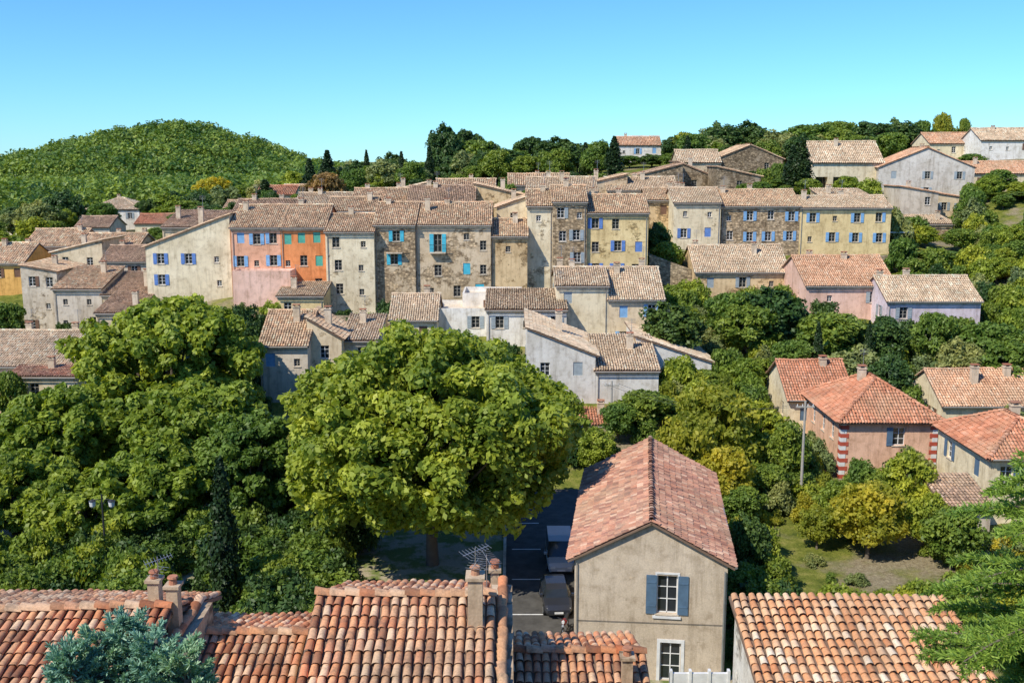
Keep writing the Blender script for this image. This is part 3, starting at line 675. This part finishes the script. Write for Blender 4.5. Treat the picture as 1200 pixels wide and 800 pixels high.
TL=[('t_dark','oak_tree',785,352,85,108),('t_green','oak_tree',858,338,70,113),('t_dark','oak_tree',905,334,85,112),('t_green','oak_tree',880,352,80,110),('t_green','oak_tree',975,362,90,108),
('t_dark2','oak_tree',1035,368,75,107),('t_green','fruit_tree',1100,360,58,106),('t_green','oak_tree',1165,372,80,104),('t_green','oak_tree',1190,395,90,100),('t_olive','olive_tree',1130,395,60,100),
('t_green2','oak_tree',1185,285,70,140),('t_green','oak_tree',1100,292,70,142),('t_plane','oak_tree',1150,305,70,136),('t_olive','olive_tree',1065,300,50,140),('t_dark','oak_tree',1190,340,60,122),('t_green','oak_tree',1075,318,60,132),
('t_yellow','poplar_tree',838,448,110,80),('t_yellow2','poplar_tree',805,482,85,76),('t_plane','walnut_tree',885,470,90,84),('t_green2','walnut_tree',920,490,70,80),('t_green','oak_tree',760,455,80,90),('t_green','oak_tree',820,430,60,98),
('t_yellow','acacia_tree',1022,562,95,66),('t_plane','acacia_tree',1065,528,75,70),('t_plane','acacia_tree',985,560,60,70),('t_green','oak_tree',1120,590,75,63),('t_dark','oak_tree',878,600,60,62),('t_green','oak_tree',868,565,60,72),
('t_yellow2','acacia_tree',960,590,55,68),('t_plane','acacia_tree',1090,575,60,66),('t_yellow','walnut_tree',850,520,80,74),('t_green','walnut_tree',900,540,60,76),
('t_green','fig_tree',930,395,60,104),('t_olive','olive_tree',1000,405,70,101),('t_dark','oak_tree',1045,415,60,98),('t_plane','oak_tree',870,418,60,100),('t_dark2','oak_tree',770,258,40,139),('t_green','oak_tree',782,280,40,136),
('t_green2','oak_tree',960,430,60,97),('t_green','oak_tree',725,470,50,88),('t_plane','oak_tree',700,500,50,84),
('cyp','cypress_tree',960,372,18,103),('cyp','cypress_tree',1020,370,15,104),
# skyline
('t_dark','oak_tree',519,144,46,236),('t_green','oak_tree',560,160,60,240),('t_dark','oak_tree',540,178,50,225),('t_green','oak_tree',600,172,66,238),('t_dark','oak_tree',652,160,66,234),('t_plane','oak_tree',692,168,56,240),
('pine','pine_tree',622,160,50,242),('pine','pine_tree',548,152,48,244),('t_green','oak_tree',480,188,50,230),('t_green','oak_tree',440,190,55,225),('t_olive','oak_tree',410,188,45,240),('t_dark','oak_tree',457,178,44,245),('t_plane','oak_tree',345,200,40,250),
('cyp','cypress_tree',383,172,26,235),('cyp','cypress_tree',362,182,20,240),('cyp','cypress_tree',429,172,12,232),('cyp','cypress_tree',720,156,22,205),('cyp','cypress_tree',942,158,28,172),('cyp','cypress_tree',930,166,22,174),('cyp','cypress_tree',686,164,16,222),('cyp','cypress_tree',503,166,13,222),('cyp','cypress_tree',470,174,13,222),('cyp','cypress_tree',580,166,14,222),('cyp','cypress_tree',806,156,14,215),
('t_green','oak_tree',738,181,36,236),('t_dark','oak_tree',764,180,36,234),('t_green','oak_tree',790,178,34,225),('t_plane','oak_tree',702,182,36,228),
('t_dark','oak_tree',845,142,50,240),('t_dark','oak_tree',875,141,55,244),('t_green','oak_tree',820,155,40,240),('t_dark','oak_tree',790,158,30,250),('t_olive','pine_tree',915,152,50,236),('t_green','oak_tree',950,142,70,244),('t_green','oak_tree',985,138,60,246),
('pine','pine_tree',1020,142,60,240),('t_dark','oak_tree',1055,138,55,250),('t_yellow','oak_tree',1106,130,26,262),('t_green','oak_tree',1132,134,18,262),('t_green','oak_tree',1080,137,30,262),
('t_brown','rusty_plum_tree',380,200,54,170),('t_yellow','poplar_tree',250,206,50,262),('t_green','oak_tree',905,208,40,182),('t_green','oak_tree',1190,238,60,170),('t_green','oak_tree',1140,178,34,205),
('cyp','cypress_tree',310,208,26,200),('t_dark','oak_tree',75,222,50,236),('t_green','oak_tree',215,232,60,220),('t_dark','oak_tree',245,238,50,215),('t_plane','oak_tree',190,240,50,218),('t_dark','oak_tree',20,240,60,240),('t_green','oak_tree',60,250,50,225),('t_green','oak_tree',5,350,50,125),
('cyp','cypress_tree',256,522,42,57),('cyp','cypress_tree',1042,272,10,150),('cyp','cypress_tree',1030,278,10,150),('t_green','oak_tree',8,430,40,98)]
for t_ in TL: tr(*t_)
def blocked(x,y,mg=1.2,fr=2.5):
    for (X0,Y0,ro,W,Dp) in FOOT:
        dx,dy=x-X0,y-Y0; c_,s_=math.cos(-ro),math.sin(-ro); lx,ly=c_*dx-s_*dy,s_*dx+c_*dy
        if -mg<lx<W+mg and -fr<ly<Dp+mg: return True
    return False
def scatter(x0,x1,y0,y1,nn,keys,wr,hr,names=('shrub',),avoid=None):
    k=0
    for _ in range(nn*3):
        if k>=nn: break
        x=random.uniform(x0,x1); y=random.uniform(y0,y1)
        w=random.uniform(*wr)
        if blocked(x,y,w*.35,w*.35+1): continue
        if avoid and avoid(x,y): continue
        key=random.choice(keys); me,pw,ph=PR[key]; put(random.choice(names),me,x,y,w,w*random.uniform(*hr),pw,ph); k+=1
lawn=lambda x,y:(18<x<29 and 57<y<72)
scatter(13,30,76,96,80,['s_green','s_plane','s_olive','s_yellow'],(2,4),(.6,1.0))
scatter(14,75,96,128,240,['s_green','s_plane','s_olive','s_dark','s_plane','s_green'],(2,4.5),(.6,1.0))
scatter(30,85,60,100,120,['s_green','s_plane','s_olive','s_yellow'],(2,4),(.6,1.0),avoid=lawn)
scatter(14,34,54,78,75,['s_green','s_olive','s_yellow','s_plane'],(1.2,2.8),(.6,.9),avoid=lawn)
scatter(18,31,57,75,16,['s_green','s_plane','s_olive'],(.8,1.6),(.5,.8))
scatter(13,17,48,60,14,['s_green','s_dark'],(2,3.4),(.6,1.0))
scatter(50,110,125,180,130,['s_green','s_plane','s_olive','t_green','t_plane'],(3,5.5),(.7,1.0))
scatter(-75,75,160,200,90,['s_green','s_dark','t_green'],(2.5,4.5),(.7,1.0),avoid=lambda x,y:60<x and y>180)
scatter(-60,60,118,158,60,['s_green','s_dark','s_olive'],(1.5,3),(.6,1.0))
scatter(-70,-12,90,121,110,['s_green','s_dark','s_plane'],(2.5,4.5),(.7,1.0))
scatter(-10,18,84,104,45,['s_green','s_dark','s_plane'],(2,3.5),(.7,1.0))
scatter(-110,82,208,255,150,['t_green','t_dark','t_olive','t_green2','t_plane','pine','t_dark'],(4,8),(.9,1.1),('oak_tree',),avoid=lambda x,y:(.09<x/y<.155 and y<262))
scatter(-130,-75,120,200,70,['t_green','t_plane','s_green'],(4,7),(.7,1.0))
# laurel shrubbery between the square and the foreground roofs
def shrubs(nn,x0,x1,y0,y1,h0,h1,ks):
    for _ in range(nn):
        x=random.uniform(x0,x1); y=random.uniform(y0,y1)
        if abs(x+16.9)<2.2 and y<58: continue
        me,pw,ph=PR[random.choice(ks)]; put('laurel_shrub',me,x,y,random.uniform(2.6,4.4),random.uniform(h0,h1),pw,ph)
shrubs(75,-36,-20.5,50,63,2.2,3.8,['s_dark','s_green','s_green','s_plane'])
shrubs(50,-20,-10.5,53,63,2.0,3.2,['s_dark','s_green','s_green'])
shrubs(24,-20,-8,46,53,2.0,3.2,['s_dark','s_dark','s_green'])
shrubs(26,-50,-21,64,68,2.0,3.2,['s_dark','s_green'])
shrubs(28,-21,-11,64,76,2.0,3.4,['s_dark','s_green'])
shrubs(20,-14,-1,76,84,2.0,3.4,['s_dark','s_green'])
def woodland(name,pts,mat,per,sz,rr):
    x=pts[:,0];y=pts[:,1]; z=T(x,y); r=rr[0]+(rr[1]-rr[0])*rng.random(len(x))
    cen=np.stack([x,y,z+r*.9],1); V_,Q_,t_=leaves(cen,r,len(x)*per,sz,fl=1.15,lo=.7,cw=.8)
    link(bpy.data.objects.new(name,np_mesh(name,V_,Q_,[LEAF[mat]],tint=t_)))
def rp(nn,x0,x1,y0,y1): return np.stack([x0+(x1-x0)*rng.random(nn),y0+(y1-y0)*rng.random(nn)],1)
woodland('hill_woodland',rp(2500,-430,-60,540,725),'hill',95,1.6,(2.4,6.4))
woodland('valley_woodland',rp(1200,-260,-20,265,540),'hill',95,1.1,(2.0,4.4))
woodland('ridge_woodland',rp(900,-20,240,265,420),'green',90,1.1,(1.8,3.6))
# distant mountain, aerial haze painted in as a blue base colour
xs_=np.linspace(1500,5200,60); prof=np.exp(-((xs_-3600)/900)**2)*330+12*np.sin(xs_/90)+8*np.sin(xs_/37)
MV=[];MQ=[]
for j,(yy,k) in enumerate([(5600,0),(6000,.6),(6400,1),(7000,0)]):
    for i,xx in enumerate(xs_): MV.append((xx,yy,-20+(prof[i]+0)*k))
for j in range(3):
    for i in range(59): MQ.append((j*60+i,j*60+i+1,(j+1)*60+i+1,(j+1)*60+i))
link(bpy.data.objects.new('distant_mountain',np_mesh('distant_mountain',MV,MQ,[plain('hazy_mountain_forest',(.13,.22,.34),.95)],smooth=True)))
# ---------------------------------------------------------------- near conifers
def conifer(name,x,y,zb,h,ra,mat,nbr,needle,nl,droop=.25,zmin=.1,azr=(0,6.283),wd_=.16,sp=.55,th_=16):
    mb=MB(); mb.tube([(0,0,0),(0,0,h*.5),(0,0,h)],[.22,.10,.01],BARK,8)
    cs=[];ds=[]
    for b_ in range(nbr):
        t=zmin+(1-zmin)*(b_+.5)/nbr; az=random.uniform(*azr); ln=ra*(1-t)**.7*random.uniform(.7,1.15)+.15
        d=Vector((math.cos(az),math.sin(az),0)); pts=[]
        for k in range(6):
            q=k/5; pts.append(Vector((0,0,h*t))+d*ln*q+Vector((0,0,.15*ln*q-droop*ln*q*q)))
        mb.tube(pts,[.035*(1-k/6)+.006 for k in range(6)],BARK,5)
        side=d.cross(Vector((0,0,1)))
        nt_=max(6,int(ln*th_))
        for k in range(nt_):
            q=(k+1)/nt_; f=q*5; i=min(4,int(f)); p=pts[i].lerp(pts[i+1],f-i); sgn=1 if k%2 else -1
            upb=.9 if droop<0 else 0
            tl_=(.5*ln*.5*(1-q*.6)+.12)*random.uniform(.6,1.1); dd=(d*.7+side*sgn*(.8-upb*.4)+Vector((0,0,random.uniform(-.25,.15)+upb))).normalized()
            e_=p+dd*tl_-Vector((0,0,.1*tl_)); mb.tube([p,e_],[.008,.003],BARK,3)
            m_=max(6,int(nl*tl_))
            for s_ in range(m_):
                cs.append(p.lerp(e_,random.random())); ds.append(dd)
    cs=np.array([tuple(c_) for c_ in cs]); ds=np.array([tuple(c_) for c_ in ds]); nn=len(cs)
    dv=ds*.6+rng.normal(size=(nn,3))*sp; dv/=np.linalg.norm(dv,axis=1)[:,None]
    w=np.cross(dv,rng.normal(size=(nn,3))); w/=np.linalg.norm(w,axis=1)[:,None]
    s=(needle*(.6+.8*rng.random(nn)))[:,None]
    V_=np.stack([cs-w*s*wd_,cs+w*s*wd_,cs+dv*s+w*s*wd_*.5,cs+dv*s-w*s*wd_*.5],1).reshape(-1,3)
    tq=[f for f in mb.f if len(f)==4]; nb=len(mb.v)
    VV=np.concatenate([np.array(mb.v),V_]); QQ=np.concatenate([np.array(tq),np.arange(nn*4).reshape(-1,4)+nb])
    mi=np.concatenate([np.ones(len(tq)),np.zeros(nn)]); tt=np.concatenate([np.zeros(nb),np.repeat(rng.random(nn),4)])
    o=link(bpy.data.objects.new(name,np_mesh(name,VV,QQ,[LEAF[mat],BARK],mi,tt))); o.location=(x,y,zb); return o
zc=Tz(9.2,14)
ztop=at(1240,520,14).z
conifer('cedar_tree',8.95,15,zc,ztop-zc+.8,4.4,'cedar',110,.10,230,.28,.2,wd_=.10,sp=.42)
for (px,py,D,ra) in ((150,730,13,.9),(85,764,12.5,.75),(215,768,12.5,.75),(118,750,12.8,.7),(182,754,12.6,.7)):
    c_=at(px,py,D); zb=Tz(c_.x,D); conifer('blue_cypress_tree',c_.x,D,zb,c_.z-zb,ra,'blue',70,.075,420,-.6,.6,wd_=.13,sp=.28,th_=20)
# ---------------------------------------------------------------- road, kerbs, walls
mr,nt=newmat('asphalt'); g=N(nt,'ShaderNodeNewGeometry'); P=g.outputs['Position']
c=mix(nt,'MULTIPLY',1,(.085,.08,.072),ramp(nt,noise(nt,P,1.2,6,.7),[(.3,.7),(.7,1.4)])); finish(nt,c,.9,noise(nt,P,60,3),.3,.01)
mg_,nt=newmat('sandy_gravel'); g=N(nt,'ShaderNodeNewGeometry'); P=g.outputs['Position']
c=mix(nt,'MIX',ramp(nt,noise(nt,P,.5,5,.7),[(.45,0),(.56,1)]),(.42,.36,.25),(.16,.20,.05)); c=mix(nt,'MULTIPLY',1,c,ramp(nt,noise(nt,P,14,4,.7),[(.3,.75),(.7,1.15)])); finish(nt,c,.95,noise(nt,P,30,4),.5,.02)
def sheet(name,x0,x1,y0,y1,z,m_):
    mb=MB(); mb.poly([(x0,y0,z),(x1,y0,z),(x1,y1,z),(x0,y1,z)],m_); return mb.obj(name)
sheet('village_square',-40,-.6,50,82,G0+.006,mg_)
sheet('road',-.4,5.6,41.5,82,G0+.012,mr)
sheet('forecourt',5.6,14,41.5,49.9,G0+.008,mg_)
kb=MB(); kb.box(-.6,-.4,49,82,G0-.1,G0+.13,CREAMM); kb.obj('kerb')
mk=MB()
for k in range(5): mk.box(.0,2.0,52+k*5.2,52.12+k*5.2,G0+.0125,G0+.0165,WHITEP)
mk.obj('parking_markings')
def swall(name,p,q,h,th=.4,st=1,col=(.40,.34,.25)):
    mb=MB(); nseg=max(2,int(math.hypot(q[0]-p[0],q[1]-p[1])/2)); m_=wallmat(col,st)
    dx,dy=q[0]-p[0],q[1]-p[1]; l=math.hypot(dx,dy); nx_,ny_=-dy/l*th/2,dx/l*th/2
    for i in range(nseg):
        a_=(p[0]+dx*i/nseg,p[1]+dy*i/nseg); b_=(p[0]+dx*(i+1)/nseg,p[1]+dy*(i+1)/nseg); za,zb=Tz(*a_),Tz(*b_)
        mb.hexa([(a_[0]-nx_,a_[1]-ny_,za-3),(b_[0]-nx_,b_[1]-ny_,zb-3),(b_[0]+nx_,b_[1]+ny_,zb-3),(a_[0]+nx_,a_[1]+ny_,za-3),(a_[0]-nx_,a_[1]-ny_,za+h),(b_[0]-nx_,b_[1]-ny_,zb+h),(b_[0]+nx_,b_[1]+ny_,zb+h),(a_[0]+nx_,a_[1]+ny_,za+h)],m_)
    return mb.obj(name)
swall('garden_wall',(14,58),(23,55),.8); swall('garden_wall',(17,77),(22,79),.8,col=(.55,.52,.46)); swall('garden_wall',(30,60),(34,76),1.0)
swall('retaining_wall',(18,134),(26,132),3.2); swall('retaining_wall',(26,140),(54,140),2.2); swall('retaining_wall',(-22,118),(-8,117),2.2); swall('retaining_wall',(-44,119),(-24,117.5),2); swall('garden_wall',(-50,112),(-12,108),1.5)
CONC=plain('concrete_pole',(.42,.39,.34),.9)
PT_=[]
def pole(name,px,yt,D,arms=False):
    c_=at(px,yt,D); zb=Tz(c_.x,D); mb=MB(); h=c_.z-zb
    mb.tube([(0,0,-.5),(0,0,h)],[.13,.08],CONC,8)
    mb.box(-.7,.7,-.05,.05,h-.5,h-.38,WOODF)
    for x in(-.6,-.2,.2,.6): mb.tube([(x,0,h-.38),(x,0,h-.22)],[.04,.03],WHITEP,6)
    o=mb.obj(name); o.location=(c_.x,D,zb); PT_.append(Vector((c_.x,D,c_.z-.25)))
pole('utility_pole',717,446,92); pole('utility_pole',944,470,76)
mb=MB()
for off in(-.6,.6):
    p0,p1=PT_[0]+Vector((off,0,0)),PT_[1]+Vector((off,0,0)); mb.tube([p0.lerp(p1,k/10)-Vector((0,0,1.2*4*(k/10)*(1-k/10))) for k in range(11)],[.016]*11,IRON,4)
mb.obj('overhead_wires')
c_=at(140,562,64.5); h=c_.z-G0; mb=MB(); mb.tube([(0,0,0),(0,0,.5),(0,0,h)],[.12,.08,.05],IRON,8)
for sx in(-1,1):
    mb.tube([(0,0,h-.7),(sx*.25,0,h-.3),(sx*.6,0,h-.35)],[.025,.025,.02],IRON,6)
    mb.tube([(sx*.6,0,h-.85),(sx*.6,0,h-.75),(sx*.6,0,h-.45),(sx*.6,0,h-.35)],[.08,.17,.2,.05],WHITEP,10); mb.tube([(sx*.6,0,h-.42),(sx*.6,0,h-.32)],[.24,.06],IRON,10)
o=mb.obj('street_lamp'); o.location=(c_.x,61.5,G0)
c_=at(1045,272,150); zb=Tz(c_.x,150); h=c_.z-zb; mb=MB()
for sx in(-1.5,1.5): mb.tube([(sx,0,-1),(sx,0,h)],[.06,.06],GALV,6)
mb.box(-3.2,2.6,-1.5,1.5,h,h+.12,WHITEP); o=mb.obj('shade_canopy'); o.location=(c_.x,150,zb)
# ---------------------------------------------------------------- vehicles
TYRE=plain('tyre_rubber',(.02,.02,.02),.85); LAMP=plain('headlamp_glass',(.7,.7,.68),.15,spec=.6); REDL=plain('tail_lamp',(.4,.02,.02),.3)
def car(name,paint,x,y,rot,van=False):
    e=link(bpy.data.objects.new(name,None)); e.location=(x,y,G0+.014); e.rotation_euler=(0,0,rot)
    pm=plain('car_paint',paint,.25,spec=.6,var=.03); mb=MB()
    if van: st=[(-2.2,.35,.9,.95,.78,.7,0),(-2.1,.25,1.05,1.75,.88,.78,1),(-1.9,.22,1.08,1.92,.9,.8,1),(0,.2,1.08,1.95,.92,.8,1),(.9,.2,1.05,1.88,.92,.78,1),(1.6,.2,1.0,1.06,.9,.75,0),(2.2,.25,.85,.88,.85,.7,0),(2.35,.35,.6,.62,.7,.6,0)]
    else: st=[(-2.05,.38,.85,.88,.72,.62,0),(-1.95,.25,.92,.98,.82,.66,0),(-1.6,.2,.94,1.3,.86,.6,1),(-1.0,.2,.95,1.45,.87,.6,1),(.1,.2,.94,1.44,.87,.6,1),(.55,.2,.92,1.25,.87,.62,1),(1.05,.2,.9,.94,.86,.68,0),(1.8,.22,.76,.8,.82,.66,0),(2.1,.36,.58,.6,.68,.55,0)]
    rings=[]
    for (yy,zl,zb_,zt,w,wr,g_) in st:
        rings.append([(-w*.86,yy,zl),(-w,yy,(zl+zb_)/2),(-w*.97,yy,zb_),(-wr,yy,zt),(wr,yy,zt),(w*.97,yy,zb_),(w,yy,(zl+zb_)/2),(w*.86,yy,zl)])
    for i in range(len(rings)-1):
        a_,b_=rings[i],rings[i+1]; ga,gb=st[i][6],st[i+1][6]
        for k in range(8):
            k2=(k+1)%8; mt=pm
            if k in(2,4) and (ga or gb): mt=GLASS
            if k==3 and ga!=gb: mt=GLASS
            if k==7: mt=TYRE
            mb.poly([a_[k],a_[k2],b_[k2],b_[k]],mt)
    mb.poly(rings[0],pm); mb.poly(rings[-1],pm)
    mb.obj('body',e)
    wl=MB()
    for sx in(-1,1):
        for yy in(-1.3,1.3):
            w=st[3][4]; wl.tube([(sx*(w-.2),yy,.31),(sx*(w+.01),yy,.31)],[.31,.31],TYRE,18); wl.tube([(sx*(w+.011),yy,.31),(sx*(w+.025),yy,.31)],[.2,.17],GALV,14)
    wl.obj('wheels',e)
    d=MB(); yf=st[-2][0]; zf=st[-1][2]
    for sx in(-1,1):
        d.box(sx*.55-.16,sx*.55+.16,yf-.02,yf+.17,zf-.05,zf+.1,LAMP); d.box(sx*.6-.12,sx*.6+.12,st[0][0]-.04,st[0][0]+.05,.65,.85,REDL)
        xm=st[3][4]; d.box(sx*(xm+.08)-.09,sx*(xm+.08)+.09,.75,.9,.95,1.1,pm)
    d.box(-.26,.26,st[-1][0]-.02,st[-1][0]+.03,.38,.49,WHITEP); d.box(-.6,.6,st[-1][0]-.1,st[-1][0]+.05,.3,.37,TYRE)
    d.obj('trim',e); return e
p=at(651,690,59); car('parked_car',(.03,.032,.04),p.x,58.6,math.pi+.05)
p=at(656,655,65); car('parked_van',(.45,.46,.47),p.x,65.2,math.pi,True)
e=link(bpy.data.objects.new('motorcycle',None)); p=at(662,725,54.8); e.location=(p.x,54.8,G0+.013); e.rotation_euler=(0,0,2.9)
mb=MB()
for yy in(-.68,.68):
    ring=[(0,yy+.3*math.cos(t),.31+.3*math.sin(t)) for t in np.linspace(0,2*math.pi,17)]; mb.tube(ring,[.055]*17,TYRE,6)
    mb.tube([(-.06,yy,.31),(.06,yy,.31)],[.1,.1],GALV,10)
mb.tube([(0,.68,.31),(0,.45,.8),(0,.38,1.0)],[.035,.04,.03],GALV,6); mb.tube([(-.36,.3,1.05),(0,.4,1.0),(.36,.3,1.05)],[.02]*3,IRON,6)
mb.tube([(0,.42,.72),(0,.2,.82),(0,-.05,.78)],[.08,.17,.12],plain('red_tank',(.3,.03,.03),.3),10); mb.tube([(0,0,.77),(0,-.4,.78),(0,-.8,.86)],[.1,.13,.05],IRON,8)
mb.tube([(0,.15,.25),(0,.1,.45),(0,0,.62)],[.14,.2,.1],GALV,8); mb.tube([(.14,.1,.28),(.16,-.4,.3),(.16,-.85,.38)],[.04,.05,.05],GALV,8); mb.tube([(0,-.68,.31),(0,-.1,.4)],[.03,.04],IRON,6); mb.tube([(0,.48,.9),(0,.58,.9)],[.1,.08],LAMP,10)
mb.obj('chassis',e)
c_=at(785,790,44); mb=MB(); mb.box(0,2.8,0,.15,-3,.05,WHITEP)
for k in range(4): mb.box(.0+k*.89,.12+k*.89,-.05,.2,-3,.2,WHITEP)
o=mb.obj('white_fence'); o.location=c_
# ---------------------------------------------------------------- light
S=Vector((-.62,-.56,.88)).normalized()
sun=bpy.data.lights.new('sun','SUN'); sun.energy=5.0; sun.angle=math.radians(.5); sun.color=(1,.935,.80)
so=link(bpy.data.objects.new('sun',sun)); so.rotation_euler=S.to_track_quat('Z','Y').to_euler(); so.location=(-50,-40,80)
w=bpy.data.worlds.new('World'); scene.world=w; w.use_nodes=True; nt=w.node_tree; nt.nodes.clear()
sk=N(nt,'ShaderNodeTexSky'); sk.sky_type='NISHITA'; sk.sun_disc=False; sk.sun_elevation=math.asin(S.z); sk.sun_rotation=math.atan2(S.x,S.y)
sk.altitude=300; sk.air_density=1.0; sk.dust_density=0.0; sk.ozone_density=1.5
tn=mix(nt,'MULTIPLY',1.0,sk.outputs[0],(.42,.84,1.34))
bg=N(nt,'ShaderNodeBackground'); bg.inputs[1].default_value=.14; o=N(nt,'ShaderNodeOutputWorld'); L(nt,tn,bg.inputs[0]); L(nt,bg.outputs[0],o.inputs[0])
cam=bpy.data.cameras.new('camera'); cam.lens=36; cam.sensor_width=36; cam.clip_end=30000; cam.clip_start=.3
co=link(bpy.data.objects.new('camera',cam)); co.location=(0,0,CAMZ); co.rotation_euler=(math.radians(80),0,0); scene.camera=co
scene.view_settings.view_transform='Standard'; scene.view_settings.look='None'; scene.view_settings.exposure=0
print('polys',sum(len(o.data.polygons) for o in scene.objects if o.type=='MESH'))
